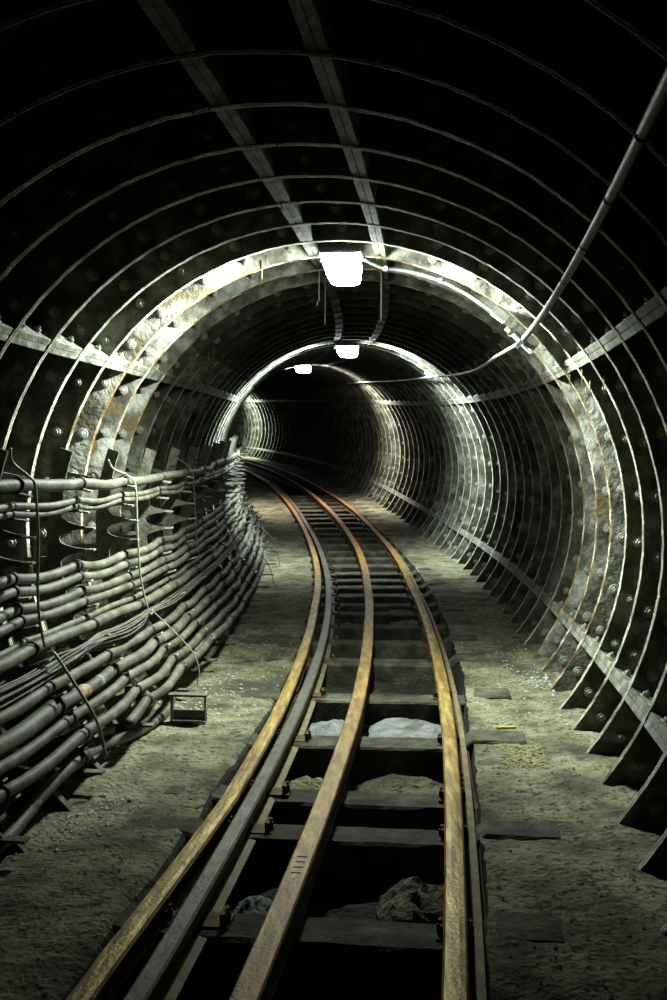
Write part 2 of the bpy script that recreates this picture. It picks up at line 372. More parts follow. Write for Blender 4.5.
def chair_mesh():
    mb = MB(); X = Vector((1,0,0)); Y = Vector((0,1,0))
    mb.box((0,0,.008), X, Y, UP, .075, .05, .008); mb.box((.048,0,.03), X, Y, UP, .012, .035, .022); mb.box((-.048,0,.03), X, Y, UP, .012, .035, .022)
    for sx in (-.06, .06):
        v, f = tube([(sx, .0, .016), (sx, .0, .045)], .014, 8); mb.add((v, f)); v, f = tube([(sx, 0, .045), (sx, 0, .06)], .009, 8); mb.add((v, f))
    me = mesh('rail_chair', mb.v, mb.f); bm = bmesh.new(); bm.from_mesh(me); bmesh.ops.recalc_face_normals(bm, faces=bm.faces); bm.to_mesh(me); bm.free()
    me.materials.append(M_rail); return me
CH = chair_mesh()
def insul_mesh():
    mb = MB()
    v, f = tube([(0,0,-.01),(0,0,.012),(0,0,.014),(0,0,.022)], [.05,.05,.036,.034], 12); mb.add((v, f))
    me = mesh('insulator', mb.v, mb.f); bm = bmesh.new(); bm.from_mesh(me); bmesh.ops.recalc_face_normals(bm, faces=bm.faces); bm.to_mesh(me); bm.free()
    me.materials.append(M_rail); return me
INS = insul_mesh()
for i, s in enumerate(SL[:24]):
    for par, lf, me, nm in ((rl, lambda q: LL(q)-.01, CH, 'rail_chair'), (rr, LQ, CH, 'rail_chair'), (rc, lambda q: LC(q)+.055, CH, 'rail_chair'), (rm, LM, INS, 'insulator')):
        o = bpy.data.objects.new(nm, me); COL.objects.link(o); o.parent = par
        m = Matrix((rgt(s), fwd(s), UP)).transposed().to_4x4(); m.translation = P(s+.005, lf(s), -1.092)
        o.matrix_world = m @ Matrix.Diagonal((.8 if nm == 'rail_chair' else .8, 1, 1, 1))
# fishplate joint on the right rail
mb = MB()
for dl in (-.016, .016): mb.box(P(5.02, LQ(5.02)+dl*1.4, T-.062), rgt(5), fwd(5), UP, .007, .2, .016)
for k in range(4):
    v, f = tube([P(4.9+.08*k, LQ(5)+.03, T-.062), P(4.9+.08*k, LQ(5)+.055, T-.062)], .013, 8); mb.add((v, f))
mb.build('fishplate', M_rail, rr)
# four short notches stamped into the conductor rail top near the camera
mb = MB()
for k in range(4): mb.box(P(3.62+.05*k, LM(3.6), MT+.0006), rgt(3.6), fwd(3.6), UP, .017, .004, .0012)
mb.build('stamped_mark', M_clip, rm)

# ------------------------------------------------------------------ rubble and concrete slabs between the sleepers
def lump(name, s, lat, z, ls, ll, h, label, m=M_rubble, seed=0, rot=0, cat='rubble', group=None, n=26, flat=.5):
    vs = []; fs = []
    def rad(a): return 1 + .22*fr(math.cos(a)*1.3+seed, math.sin(a)*1.3)
    rings_ = 8
    for i in range(rings_+1):
        t = i/rings_
        for j in range(n):
            a = 2*math.pi*j/n; r = rad(a)*t
            zz = h*(1-t**(2/flat))*(.8+.5*fr(math.cos(a)*t*2+seed*3, math.sin(a)*t*2, 1)) + .008*fr(math.cos(a)*t*7, math.sin(a)*t*7, seed)
            x = math.cos(a)*r*ll; y = math.sin(a)*r*ls
            xr = x*math.cos(rot)-y*math.sin(rot); yr = x*math.sin(rot)+y*math.cos(rot)
            vs.append(P(s+yr, lat+xr, z+zz))
    for j in range(n): vs.append(vs[rings_*n+j] - UP*.03)
    for i in range(rings_+1):
        for j in range(n):
            k = (j+1) % n; fs.append((i*n+j, i*n+k, (i+1)*n+k, (i+1)*n+j))
    fs.append(tuple((rings_+1)*n+j for j in range(n-1, -1, -1)))
    me = mesh(name, vs, fs, False); bm = bmesh.new(); bm.from_mesh(me); bmesh.ops.remove_doubles(bm, verts=bm.verts, dist=.0004); bmesh.ops.recalc_face_normals(bm, faces=bm.faces); bm.to_mesh(me); bm.free()
    o = link(name, me, None, m)
    tag(o, label, cat, group); return o
lump('concrete_slab', 6.30, .44, -1.175, .34, .26, .045, 'pale grey concrete patch between the centre and right rails, nearest the lit part of the walkway', seed=1)
lump('concrete_slab', 6.26, -.03, -1.175, .32, .17, .04, 'pale grey concrete patch between the check rail and the centre rail', seed=2)
lump('rubble_heap', 5.35, .44, -1.21, .22, .22, .05, 'brownish gravel heap between sleepers right of the centre rail, below the pale patch', m=M_floor, seed=12)
lump('rubble_heap', 5.30, -.02, -1.21, .2, .13, .05, 'brownish gravel heap between sleepers left of the centre rail', m=M_floor, seed=13)
lump('rubble_heap', 3.95, .56, -1.21, .20, .17, .09, 'rough rubble heap beside the right rail near the bottom of the photo', m=M_floor, seed=3)
lump('rubble_heap', 3.80, -.03, -1.20, .16, .08, .05, 'small rubble heap beside the stamped stretch of the centre rail', m=M_rubble, seed=4)
lump('rubble_heap', 10.5, .42, -1.17, .14, .17, .07, 'grey rubble heap between the rails under the second lamp stretch, right of the centre rail', seed=5)
lump('rubble_heap', 9.9, .44, -1.18, .16, .18, .07, 'smaller grey rubble heap right of the centre rail, just this side of the other', seed=6)
lump('rubble_heap', 9.85, -.05, -1.18, .16, .11, .06, 'grey rubble heap left of the centre rail halfway along the curve', seed=7)
lump('rubble_heap', 10.5, -.05, -1.18, .14, .10, .05, 'low grey rubble heap left of the centre rail, just beyond the halfway one', seed=8)
lump('stone', 7.2, .23, -1.18, .07, .055, .10, 'fallen angular stone lying against the centre rail', m=M_wood, seed=9, cat='stone', n=6, flat=1.5)
lump('stone', 6.95, .29, -1.10, .05, .05, .02, 'flat brown stone lying on a sleeper by the centre rail', m=M_wood, seed=10, cat='stone', n=6)
# worn yellow paint on the walkway
def patch(name, pts, m, label, cat):
    n = 34; vs = []; fs = []
    (s0, l0, s1, l1) = pts
    for i in range(n+1):
        for j in range(n+1):
            s = s0+(s1-s0)*i/n; l = l0+(l1-l0)*j/n
            vs.append(P(s, l, max(zf(s, l), zf(s+.03, l), zf(s-.03, l), zf(s, l+.03), zf(s, l-.03))+.002))
    for i in range(n):
        for j in range(n):
            if fr(i*.8, j*.35, s0) + .9*min(i, n-i, j, n-j)/n > .12: fs.append((i*(n+1)+j, i*(n+1)+j+1, (i+1)*(n+1)+j+1, (i+1)*(n+1)+j))
    o = link(name, mesh(name, vs, fs), None, m); tag(o, label, cat); return o
M_fadey = mat('faded_yellow', [(0.13,0.125,0.06),(0.24,0.22,0.07)], 25, 0.85, 0, 0.6, 60)
patch('paint_mark', (5.22, .92, 5.66, 1.14), M_fadey, 'faded yellow paint patch on the right walkway', 'paint mark')
mb = MB(); mb.box(P(5.93, .98, -1.025), (rgt(6)*.97+fwd(6)*.22).normalized(), (fwd(6)*.97-rgt(6)*.22).normalized(), UP, .055, .013, .006)
o = mb.build('yellow_chip', M_yellow, None, bevel=.003); tag(o, 'bright yellow painted chip on the end of a sleeper on the right walkway', 'paint chip')
def wood_end(): pass
# loose stones scattered on the walkways: uncountable grit
mb = MB()
for i in range(900):
    s = random.uniform(2.6, 10); l = random.choice([random.uniform(.84, 1.36), random.uniform(-1.1, -.42)])
    r = random.uniform(.003, .009); c = P(s, l, zf(s, l)+r*.4)
    v = [c+Vector((r*random.uniform(.7,1.3),0,0)), c-Vector((r,0,0)), c+Vector((0,r,0)), c-Vector((0,r*1.2,0)), c+Vector((0,0,r*.8)), c-Vector((0,0,r))]
    mb.add((v, [(0,2,4),(2,1,4),(1,3,4),(3,0,4),(2,0,5),(1,2,5),(3,1,5),(0,3,5)]))
for cs, cl, sp, n_ in ((4.3, -.86, .16, 160), (4.62, -.80, .10, 60), (6.3, -.75, .2, 60), (7.0, -.72, .25, 60), (7.2, 1.28, .12, 90)):
    for i in range(n_):
        s = random.gauss(cs, sp); l = min(1.36, random.gauss(cl, sp*.6)); r = random.uniform(.003, .012); c = P(s, l, zf(s, l)+r*.3)
        v = [c+Vector((r*random.uniform(.7,1.6),0,0)), c-Vector((r,0,0)), c+Vector((0,r,0)), c-Vector((0,r*1.2,0)), c+Vector((0,0,r*.6)), c-Vector((0,0,r))]
        mb.add((v, [(0,2,4),(2,1,4),(1,3,4),(3,0,4),(2,0,5),(1,2,5),(3,1,5),(0,3,5)]))
o = mb.build('grit', M_grit); tag(o, 'pale grit and crumbs strewn over both dirt walkways', 'grit', kind='stuff')

# ------------------------------------------------------------------ cable racks on the left wall
STN = [2.98, 3.87, 4.76, 5.63, 6.50, 7.45, 8.4, 9.35, 10.3, 11.25, 12.2, 13.15, 14.1, 15.05, 16.0, 17.0, 18.0]
ANG = {  # cable: angle below the horizontal at s = 4.76, 6.5, 12, radius of cable
 'c01': (-13.7, -12.6, -13.5, .030, 1.31), 'c02': (-9.4, -8.9, -9.6, .017, 1.31), 'c03': (-7.9, -7.6, -8.2, .017, 1.31),
 'c04': (4.9, 7.2, 6.0, .025, 1.30), 'c05': (7.4, 9.9, 8.7, .024, 1.30), 'c06': (10.9, 13.2, 12.0, .024, 1.30), 'c07': (13.3, 15.7, 14.5, .023, 1.30),
 'c08': (17.5, 19.0, 18.0, .016, 1.31), 'c09': (19.4, 21.2, 20.4, .029, 1.29),
 'c10': (27.9, 28.6, 27.5, .027, 1.29), 'c11': (32.0, 32.0, 31.0, .034, 1.31), 'c12': (35.6, 35.0, 34.5, .025, 1.28), 'c13': (39.6, 38.6, 38.0, .026, 1.27), 'c14': (43.4, 41.9, 41.5, .026, 1.26), 'c15': (46.5, 45.2, 44.5, .02, 1.26)}
def stnphase(s):
    i = int(np.searchsorted(STN, s)); 
    if i == 0 or i >= len(STN): return 0.0
    return math.sin(math.pi*(s-STN[i-1])/(STN[i]-STN[i-1]))
def rk(s): return float(np.interp(s, [7.6, 12, 16], [0, .11, .14]))
def cable_pos(key, s):
    a = ANG[key]; ph = hash_(key)
    phi = float(np.interp(s, [4.76, 6.5, 12, 20], [a[0], a[1], a[2], a[2]])); r = a[4]
    w = stnphase(s)
    sp = int(np.searchsorted(STN, s)); rnd = math.sin(sp*12.9898+ph*78.2)*.5
    phi += w*(.45 + .75*rnd + .25*math.sin(2.1*s+ph)) + .12*math.sin(6.1*s+ph) ; r += .014*w*math.sin(1.7*s+ph*2) + .004*math.sin(s*5+ph)
    if s > 8: r += .012*math.sin(2.9*s+ph*3)*w
    return PP(s, 180+phi, r + rk(s))
def hash_(k): return (sum(ord(c)*(i+3) for i, c in enumerate(k)) * 1.37) % 6.28
LAB = {
 'c01': ('power_cable', 'thick grey power cable clipped along the top of the left wall rack', 2.4, 17.5),
 'c02': ('power_cable', 'thin twisted grey cable, upper of the pair under the topmost cable, left rack', 2.4, 17.5),
 'c03': ('power_cable', 'thin twisted grey cable, lower of the pair under the topmost cable, left rack', 2.4, 17.5),
 'c04': ('power_cable', 'grey power cable, first below the gap with the empty hooks on the left rack', 2.4, 17.5),
 'c05': ('power_cable', 'grey power cable, second below the gap with the empty hooks on the left rack', 2.4, 17.5),
 'c06': ('power_cable', 'grey power cable, third below the gap with the empty hooks on the left rack', 2.4, 17.5),
 'c07': ('power_cable', 'grey power cable, fourth below the gap with the empty hooks on the left rack', 2.4, 17.5),
 'c08': ('power_cable', 'slender grey cable lying on top of the thicker cable just above the thin wire bundle', 2.4, 17.5),
 'c09': ('power_cable', 'thick dusty cable just above the bundle of thin wires', 2.4, 17.5),
 'c10': ('power_cable', 'thick dusty cable just below the bundle of thin wires', 2.4, 17.5),
 'c11': ('power_cable', 'fattest cable low on the left rack with a pale rusty wrapped joint', 2.4, 17.5),
 'c12': ('power_cable', 'grey cable running just below the cable with the rusty joint', 2.4, 17.5),
 'c13': ('power_cable', 'dusty cable low on the left rack, second below the cable with the rusty joint', 2.4, 17.5),
 'c14': ('power_cable', 'lowest long cable of the left rack, sagging towards the floor at the near end', 5.2, 14.0)}
for key, (nm, lb, s0, s1) in LAB.items():
    ss = list(np.arange(s0, min(s1, 10), .045)) + list(np.arange(10, s1, .1))
    pts = [cable_pos(key, s) for s in ss]; rad = ANG[key][3]
    if key == 'c11': rs = [rad*(1.22 if s < 4.75 else .95) for s in ss]
    else: rs = [rad*(1+.10*fr(s*3.5, hash_(key))+.05*fr(s*14, hash_(key))) for s in ss]
    v, f = tube(pts, rs, 12)
    o = link(nm, mesh(nm, v, f, True), None, M_cable); tag(o, lb, 'cable', 'cables on the left wall rack')
    for st in STN:
        if not (s0 < st < s1) or st > 11.5: continue
        v, f = tube([cable_pos(key, st-.012), cable_pos(key, st), cable_pos(key, st+.012)], rad*(1.25 if not (key == 'c11' and st < 4.8) else 1.5), 14)
        link('cable_clip', mesh('cable_clip', v, f, True), o, M_clip)
    if key == 'c11':
        v, f = tube([cable_pos(key, 5.05+.02*i) for i in range(9)], [.030,.036,.038,.037,.037,.036,.038,.035,.030], 14)
        j = link('joint_wrap', mesh('joint_wrap', v, f, True), o, M_rust); j['label'] = 'pale rusty wrapping of the joint'
# cable that drops off the rack to the floor and comes back towards the camera
dp = [(7.4,-.96,-.85),(6.95,-.98,-.875),(6.62,-1.0,-.895),(6.48,-.995,-.925),(6.40,-.975,-.99),(6.22,-.955,-1.035),(5.95,-.955,-1.035),(5.65,-.985,-1.03),(5.3,-1.0,-.985),(5.05,-1.01,-.955),(4.76,-.985,-.92),(4.5,-.995,-.93),(4.25,-1.01,-.97),(3.9,-1.0,-1.01),(3.4,-1.03,-1.02)]
v, f = tube([P(*q) for q in spline(dp, 8)], .0265, 12)
o = link('loose_cable', mesh('loose_cable', v, f, True), None, M_cable); tag(o, 'loose cable dropping off the rack to the floor and looping back beside the walkway', 'cable')
for st in (6.5, 4.76, 5.85):
    i = min(range(len(dp)), key=lambda q: abs(dp[q][0]-st)); d = spline(dp, 8); j = i*8; j = max(1, min(len(d)-2, j))
    v, f = tube([P(*d[j-1]), P(*d[j]), P(*d[j+1])], .032, 12); link('cable_clip', mesh('cable_clip', v, f, True), o, M_clip)
cp = [(6.25,-1.06,-.965),(6.1,-1.03,-.985),(5.9,-1.06,-.985),(5.72,-1.07,-1.0),(5.55,-1.055,-1.03),(5.4,-1.05,-1.045)]
v, f = tube([P(*q) for q in spline(cp, 8)], .018, 10)
o = link('cable_stub', mesh('cable_stub', v, f, True), None, M_cable); tag(o, 'short curled cable stub lying inside the loop of the loose cable', 'cable')
dq = [(5.3,-1.02,-.93),(5.05,-1.03,-.89),(4.76,-1.04,-.87),(4.45,-1.06,-.90),(4.2,-1.08,-.895),(3.9,-1.12,-.875),(3.7,-1.16,-.93),(3.5,-1.2,-1.02),(3.0,-1.25,-1.02)]
v, f = tube([P(*q) for q in spline(dq, 8)], .021, 12)
o = link('loose_cable', mesh('loose_cable', v, f, True), None, M_cable); tag(o, 'slack cable sagging to the floor at the lower left edge, beside the loose looping cable', 'cable')

# bundle of thin wires
NW = 26
for i in range(NW):
    a = i*2.399; q = math.sqrt((i+.5)/NW)
    ctrl = []
    for s, ph, spread, r0 in ((3.2, 25.5, .050, 1.30), (4.0, 25.2, .050, 1.29), (4.6, 25.2, .046, 1.29), (4.95, 24.6, .044, 1.27), (5.2, 24.3, .030, 1.265), (5.35, 24.0, .014, 1.27), (5.6, 24.4, .040, 1.27), (5.9, 25.3, .050, 1.26), (6.3, 25.0, .036, 1.27), (6.6, 24.6, .022, 1.28), (7.2, 25.2, .034, 1.28), (8.2, 24.3, .030, 1.29), (9.5, 24.0, .03, 1.29), (12, 23.6, .03, 1.29)):
        jx = math.cos(a)*q*spread + random.uniform(-.006, .006); jy = math.sin(a)*q*spread*.9 + random.uniform(-.006, .006) - (.02 if (i % 9 == 0 and 4.9 < s < 6) else 0)
        ctrl.append((s, r0+jx, math.radians(180+ph)*1.0 - jy/r0*1.0))
    pts = [P(c[0], math.cos(c[2])*(c[1]+rk(c[0])), math.sin(c[2])*(c[1]+rk(c[0]))) for c in spline(ctrl, 7)]
    v, f = tube(pts, .0052, 6)
    o = link('signal_wire', mesh('signal_wire', v, f, True), None, M_cable)
    tag(o, 'thin grey wire in the sagging bundle halfway down the left cable rack', 'wire', 'thin wires in the bundle on the left rack')

# brackets
ARMS = [-15.8+3.6, -7.0, 9.1, 15.2, 22.9, 30.4, 34.3, 38.0, 41.6]
HOOKS = [-3.6, 1.8]
def bracket(i, s):
    dphi = float(np.interp(s, [4.76, 6.5, 12], [0, 1.9, 1.0])); t = .007
    arms = [a + (dphi if 3 < a < 25 else dphi*.3) for a in ARMS]; hooks = [h + dphi*.7 for h in HOOKS]
    root = bpy.data.objects.new('cable_bracket', None); COL.objects.link(root)
    mb = MB(); n = 260; a0, a1 = -19.5, 45.0; vs = []
    def rin(ph):
        r = 1.385
        for a in arms:
            d = abs(ph-a); r = min(r, 1.385 if d > 1.4 else (1.235 if d < .30 else 1.385 - .075*(1-(d-.3)/1.1)**2))
        for h in hooks:
            d = abs(ph-h); r = min(r, 1.385 if d > 2.6 else (1.20 if d < .32 else 1.385 - .13*(1-(d-.32)/2.28)**2.4))
        return r
    for k in range(n+1):
        ph = a0+(a1-a0)*k/n; ro = 1.455+rk(s)
        for d in (-t, t):
            vs.append(PP(s+d, 180+ph, rin(ph)+rk(s))); vs.append(PP(s+d, 180+ph, ro))
    fs = []
    for k in range(n):
        o_ = k*4; p_ = o_+4
        fs += [(o_, o_+1, p_+1, p_), (o_+2, p_+2, p_+3, o_+3), (o_, p_, p_+2, o_+2), (o_+1, o_+3, p_+3, p_+1)]
    fs += [(0, 2, 3, 1), (n*4, n*4+1, n*4+3, n*4+2)]
    mb.add((vs, fs)); mb.build('upright', M_rack, root)
    for a in arms + hooks:
        mb = MB()
        ph = math.radians(180+a); rad = rgt(s)*math.cos(ph) + UP*math.sin(ph); tg = -rgt(s)*math.sin(ph) + UP*math.cos(ph)
        r0 = (1.20 if a in hooks else 1.235)+rk(s)
        mb.box(PP(s, 180+a, r0+.022), rad, tg, fwd(s), .026, .0045, .020)
        mb.build('arm_tip', M_tip, root)
    # stand-offs to the iron ring
    for a in (-11.5, 4, 25, 43):
        mb = MB()
        ph = math.radians(180+a); rad = rgt(s)*math.cos(ph) + UP*math.sin(ph); tg = -rgt(s)*math.sin(ph) + UP*math.cos(ph)
        mb.box(PP(s, 180+a, 1.65+rk(s)/2), rad, tg, fwd(s), .20-rk(s)/2, .012, .007)
        mb.build('standoff', M_rack, root)
    # foot: sloping rib and flat shelf with a leg
    mb = MB()
    mb.box(P(s, -1.03, -.985), rgt(s), fwd(s), UP, .14, .025, .006)
    mb.box(P(s+.03, -1.12, -1.03), rgt(s), fwd(s), UP, .006, .006, .05)
    mb.box(P(s, -1.20, -1.02), rgt(s), fwd(s), UP, .09, .007, .05)
    mb.build('foot', M_rack, root)
    w_ = ['nearest to the camera', 'second from the camera', 'third from the camera, with a bent rod', 'fourth from the camera', 'fifth from the camera', 'sixth from the camera', 'seventh from the camera', 'eighth from the camera', 'ninth from the camera', 'tenth from the camera', 'eleventh from the camera', 'twelfth from the camera', 'thirteenth from the camera', 'fourteenth from the camera', 'fifteenth from the camera', 'sixteenth from the camera', 'farthest from the camera'][i]
    tag(root, 'steel hooked cable bracket on the left wall, ' + w_, 'bracket', 'cable brackets on the left wall'); return root
brs = [bracket(i, s) for i, s in enumerate(STN)]

# tie rods over the cables
def rod(name, s, pr, rad, label, m=M_wire, sh=None):
    pts = []
    for q in spline(pr, 6): pts.append(PP(s + (q[2] if len(q) > 2 else 0), 180+q[0], q[1]+rk(s)))
    v, f = tube(pts, rad, 8); o = link(name, mesh(name, v, f, True), None, m); tag(o, label, 'tie rod'); return o
rod('tie_rod', 4.76, [(-20.5,1.36,-.05),(-18,1.34,-.03),(-16,1.27,.02),(-14,1.235,.04),(-5,1.185,.02),(3,1.18,0),(12,1.205,0),(20,1.235,.02)], .0065, 'bent pale steel rod hooked over the left cables, upper rod at the left edge')
rod('tie_rod', 4.76, [(21.5,1.235,.02),(22.5,1.20,.02),(32,1.17,0),(40,1.19,0),(46.5,1.27,0)], .0075, 'straight pale rod slanting down over the lower cables near the left edge')
rod('tie_rod', 6.5, [(-17.5,1.38,-.2),(-15.5,1.36,-.12),(-14.5,1.30,-.02),(-12.5,1.25,.03),(-6,1.215,.02),(4,1.20,0),(14,1.22,0),(23,1.24,0)], .0060, 'thin pale rod hooked over the cables at the second tie point from the left edge')
rod('tie_rod', 6.5, [(24,1.225,0),(27,1.205,.02),(34,1.17,.04),(41,1.16,.04),(46,1.20,.02),(48.5,1.27,0)], .0045, 'thin wire slanting over the lower cables down to the floor bracket')
rod('tie_rod', 8.4, [(-17,1.38,-.1),(-14,1.26,0),(-4,1.2,0),(10,1.205,0),(24,1.24,0)], .004, 'dark thin rod over the cables halfway along the left rack', m=M_rack)
rod('tie_rod', 11.25, [(20,1.24,0),(30,1.12,0),(40,1.08,0),(50,1.20,0)], .004, 'thin dark wire bowed over the far lower cables near the bend', m=M_rack)
rod('tie_rod', 13.15, [(10,1.24,0),(25,1.10,0),(38,1.04,0),(50,1.20,0)], .004, 'thin dark wire bowed out over the farthest cables at the bend', m=M_rack)
# floor channel box under the thin tie wire
mb = MB(); s = 6.02
mb.box(P(s, -.79, -.905), rgt(s), fwd(s), UP, .11, .03, .006); mb.box(P(s+.02, -.79, -1.03), rgt(s), fwd(s), UP, .10, .006, .035)
mb.box(P(s, -.885, -.98), rgt(s), fwd(s), UP, .005, .02, .075); mb.box(P(s, -.695, -.98), rgt(s), fwd(s), UP, .004, .01, .075); mb.box(P(s, -.79, -1.055), rgt(s), fwd(s), UP, .10, .03, .005)
o = mb.build('floor_bracket', M_rack); tag(o, 'small open steel floor bracket beside the dropped cable', 'bracket')
# sloping ribs at the wall foot on the left
for i, (s, lb) in enumerate([(5.0, 'dark triangular rib at the wall foot under the looping cable'), (4.5, 'dark triangular rib with a white flaked edge at the left wall foot'), (4.0, 'dark triangular rib at the wall foot nearest the lower left corner')]):
    mb = MB(); t = .010
    for d in (0,):
        a = P(s-t, -1.12, -.90); b = P(s-t, -.94, -1.085); c = P(s-t, -1.35, -1.085); e = P(s-t, -1.32, -.90); f_ = fwd(s)*2*t
        mb.add(([a, b, c, e, a+f_, b+f_, c+f_, e+f_], [(0,1,2,3),(7,6,5,4),(0,4,5,1),(1,5,6,2),(2,6,7,3),(3,7,4,0)]))
    mb.box((P(s, -1.12, -.90)+P(s, -.94, -1.085))/2, (P(s, -.94, -1.085)-P(s, -1.12, -.90)).normalized(), fwd(s), (P(s, -.94, -1.085)-P(s, -1.12, -.90)).normalized().cross(fwd(s)), .129, .02, .004, 1)
    o = mb.build('wall_rib', [M_skin, M_ring]); tag(o, lb, 'rib')
    mb = MB(); mb.box(P(s+.1, -1.17, -.985), rgt(s), fwd(s), UP, .085, .04, .008)
    q = mb.build('shelf_plate', M_rack, o)
# small rubbish in the loop of the dropped cable
for i, (s, l, z, lb) in enumerate([(6.15,-1.07,-.99,'torn metal scrap standing inside the cable loop on the left'), (6.3,-1.10,-.98,'bent metal scrap leaning beside the dropped cable'), (5.95,-1.12,-.99,'flat metal scrap lying under the lower cables')]):
    mb = MB(); ax = Vector((random.uniform(-1,1), random.uniform(-1,1), random.uniform(.2,1))).normalized(); ay = ax.orthogonal().normalized(); az = ax.cross(ay)
    mb.box(P(s, l, z), ax, ay, az, .05, .022, .003); mb.box(P(s, l, z)+ax*.05+az*.012, az, ay, ax, .015, .02, .003)
    o = mb.build('metal_scrap', M_tip); tag(o, lb, 'scrap')

# ------------------------------------------------------------------ lamps
ENDF = 0.5; TUBE = 175; SPREAD = 109; TILT = 30; DOWN = 0.42
def lamp(s, lat, z, w, h, L, col, st, label, stemtop=RS, lean=0.0):
    root = bpy.data.objects.new('tunnel_lamp', None); COL.objects.link(root); root.location = P(s, lat, z)
    bpy.context.view_layer.update(); X, Y = rgt(s), fwd(s)
    inv = Matrix.Translation(-root.location)
    def put(o): o.matrix_parent_inverse = inv
    # glass bowl: tapered prism with rounded corners
    vs = []; fs = []; n = 28; lv = [(0, 1.0), (-.35*h, .97), (-.75*h, .86), (-.95*h, .74), (-h, .60)]
    for (dz, k) in lv:
        for j in range(n):
            a = 2*math.pi*j/n; c_, s_ = math.cos(a), math.sin(a); p_ = .5
            x = math.copysign(abs(c_)**p_, c_)*w/2*k + .10*w*(-dz/h); y = math.copysign(abs(s_)**p_, s_)*L/2*k
            vs.append(P(s, lat, z) + X*x + Y*y + UP*dz)
    for i in range(len(lv)-1):
        for j in range(n): q = (j+1) % n; fs.append((i*n+j, (i+1)*n+j, (i+1)*n+q, i*n+q))
    fs.append(tuple((len(lv)-1)*n+j for j in range(n))); fs.append(tuple(range(n-1, -1, -1)))
    mi = []
    for fc in fs:                         # sides and bottom glow; near end dimmed, far end blacked out to cut lengthwise light
        cc = sum((vs[q] for q in fc), Vector())/len(fc) - P(s, lat, z); fy = abs(cc.dot(Y))/(L/2); fx = abs(cc.dot(X))/(w/2)
        mi.append((2 if cc.dot(Y) > 0 else 1) if (len(fc) == 4 and fy > fx*1.02) else 0)
    me = mesh('lamp_glass', vs, fs, True, mi); g = link('lamp_glass', me, root, [emis('lamp_glow', col, st*.15), emis('lamp_end_glow', col, st*.15*ENDF), M_lamp]); put(g); g['label'] = 'glowing white lamp glass'
    for sx in (-1, 0, 1):                    # the tube inside throws its light mainly sideways
        ld = bpy.data.lights.new('lamp_tube', 'AREA'); ld.shape = 'RECTANGLE'; ld.size = L*.85; ld.size_y = h*.9 if sx else w*.5
        ld.energy = TUBE*st/1000*(1 if sx else DOWN); ld.color = col; ld.spread = math.radians(SPREAD)
        lo = bpy.data.objects.new('lamp_tube', ld); COL.objects.link(lo); lo.parent = root; put(lo)
        zd = -(X*sx*math.cos(math.radians(TILT)) - UP*math.sin(math.radians(TILT))) if sx else Vector((0, 0, 1))
        zd = (zd - Y*lean).normalized()     # light looks along -Z
        xd = (Y - zd*Y.dot(zd)).normalized(); yd = zd.cross(xd)
        m = Matrix((xd, yd, zd)).transposed().to_4x4(); m.translation = P(s, lat+.05*w, z-h*.55) + X*sx*(w/2*.97+.012) - (UP*(h*.45+.006) if not sx else UP*0)
        lo.matrix_world = m
    mb = MB(); c = P(s, lat, z+.032)
    mb.box(c-UP*.008, X, Y, UP, w/2+.008, L/2+.008, .020)
    o = mb.build('housing', M_lamp, root, bevel=.008); put(o)
    mb = MB(); zt = math.sqrt(max(.01, stemtop**2-lat**2))
    for dy in (-L*.3, L*.3): mb.box(P(s, lat, (z+.06+zt)/2)+Y*dy, X, Y, UP, .03, .012, (zt-z-.06)/2+.01)
    o = mb.build('mount', M_lamp, root); put(o)
    mb = MB()
    for sx in (-1, 1):
        for dy in (-L*.3, L*.3): mb.box(P(s, lat, z+.005)+X*sx*(w/2+.014)+Y*dy, X, Y, UP, .006, .012, .016)
    o = mb.build('latch', M_lamp, root); put(o)
    tag(root, label, 'lamp', 'lamps hanging from the tunnel crown'); return root
lamp(6.76, .018, 1.65, .235, .16, .32, (.90, 1.0, .93), 1000, 'brightly lit box lamp hanging from the tunnel roof, the largest and nearest', lean=-.13)
lamp(13.30, -.035, 1.63, .26, .12, .28, (.86, .98, 1.0), 1000, 'lit box lamp on the far roof, right one of the two small distant lamps', lean=.15)
lamp(21.0, -.20, 1.68, .30, .13, .28, (1.0, .93, .90), 1000, 'lit box lamp on the far roof, left one of the two small distant lamps')
lamp(39.6, -.1, 1.60, .24, .11, .28, (.86, 1.0, .95), 1500, 'lit lamp round the bend, hidden behind the left arch')

# ------------------------------------------------------------------ right-hand hanging cable, clamps, conduit, boxes
cr_ = [(1.6,1.10,1.17),(2.4,1.112,1.19),(4.0,1.12,1.18),(5.5,1.125,1.165),(6.72,1.128,1.158)]
cr2 = [(6.72,1.128,1.158),(6.86,1.10,1.13),(7.0,1.03,1.095),(7.4,.99,1.085),(8.5,.982,1.10),(10.5,.992,1.17),(12.2,.99,1.235),(13.58,1.0,1.285),(16,.99,1.325),(18.6,.98,1.36),(21.2,.975,1.38),(23,.97,1.38)]
full = spline(cr_, 6)[:-1] + spline(cr2, 8)
rad = [.0165 if q[0] < 6.75 else .013 for q in full]
v, f = tube([P(*q) for q in full], rad, 12)
hc = link('hanging_cable', mesh('hanging_cable', v, f, True), None, M_dark); tag(hc, 'grey cable slung from the upper right corner to a clamp on the bright arch', 'cable')
for s in (2.75, 3.35, 4.0, 4.7, 5.35):
    a, b = [Vector(P(*np.array([np.interp(q, [c[0] for c in cr_], [c[i] for c in cr_]) for i in range(3)]))) for q in (s-.008, s+.008)]
    v, f = tube([a, b], .0185, 12); link('cable_tie', mesh('cable_tie', v, f, True), hc, M_clip)
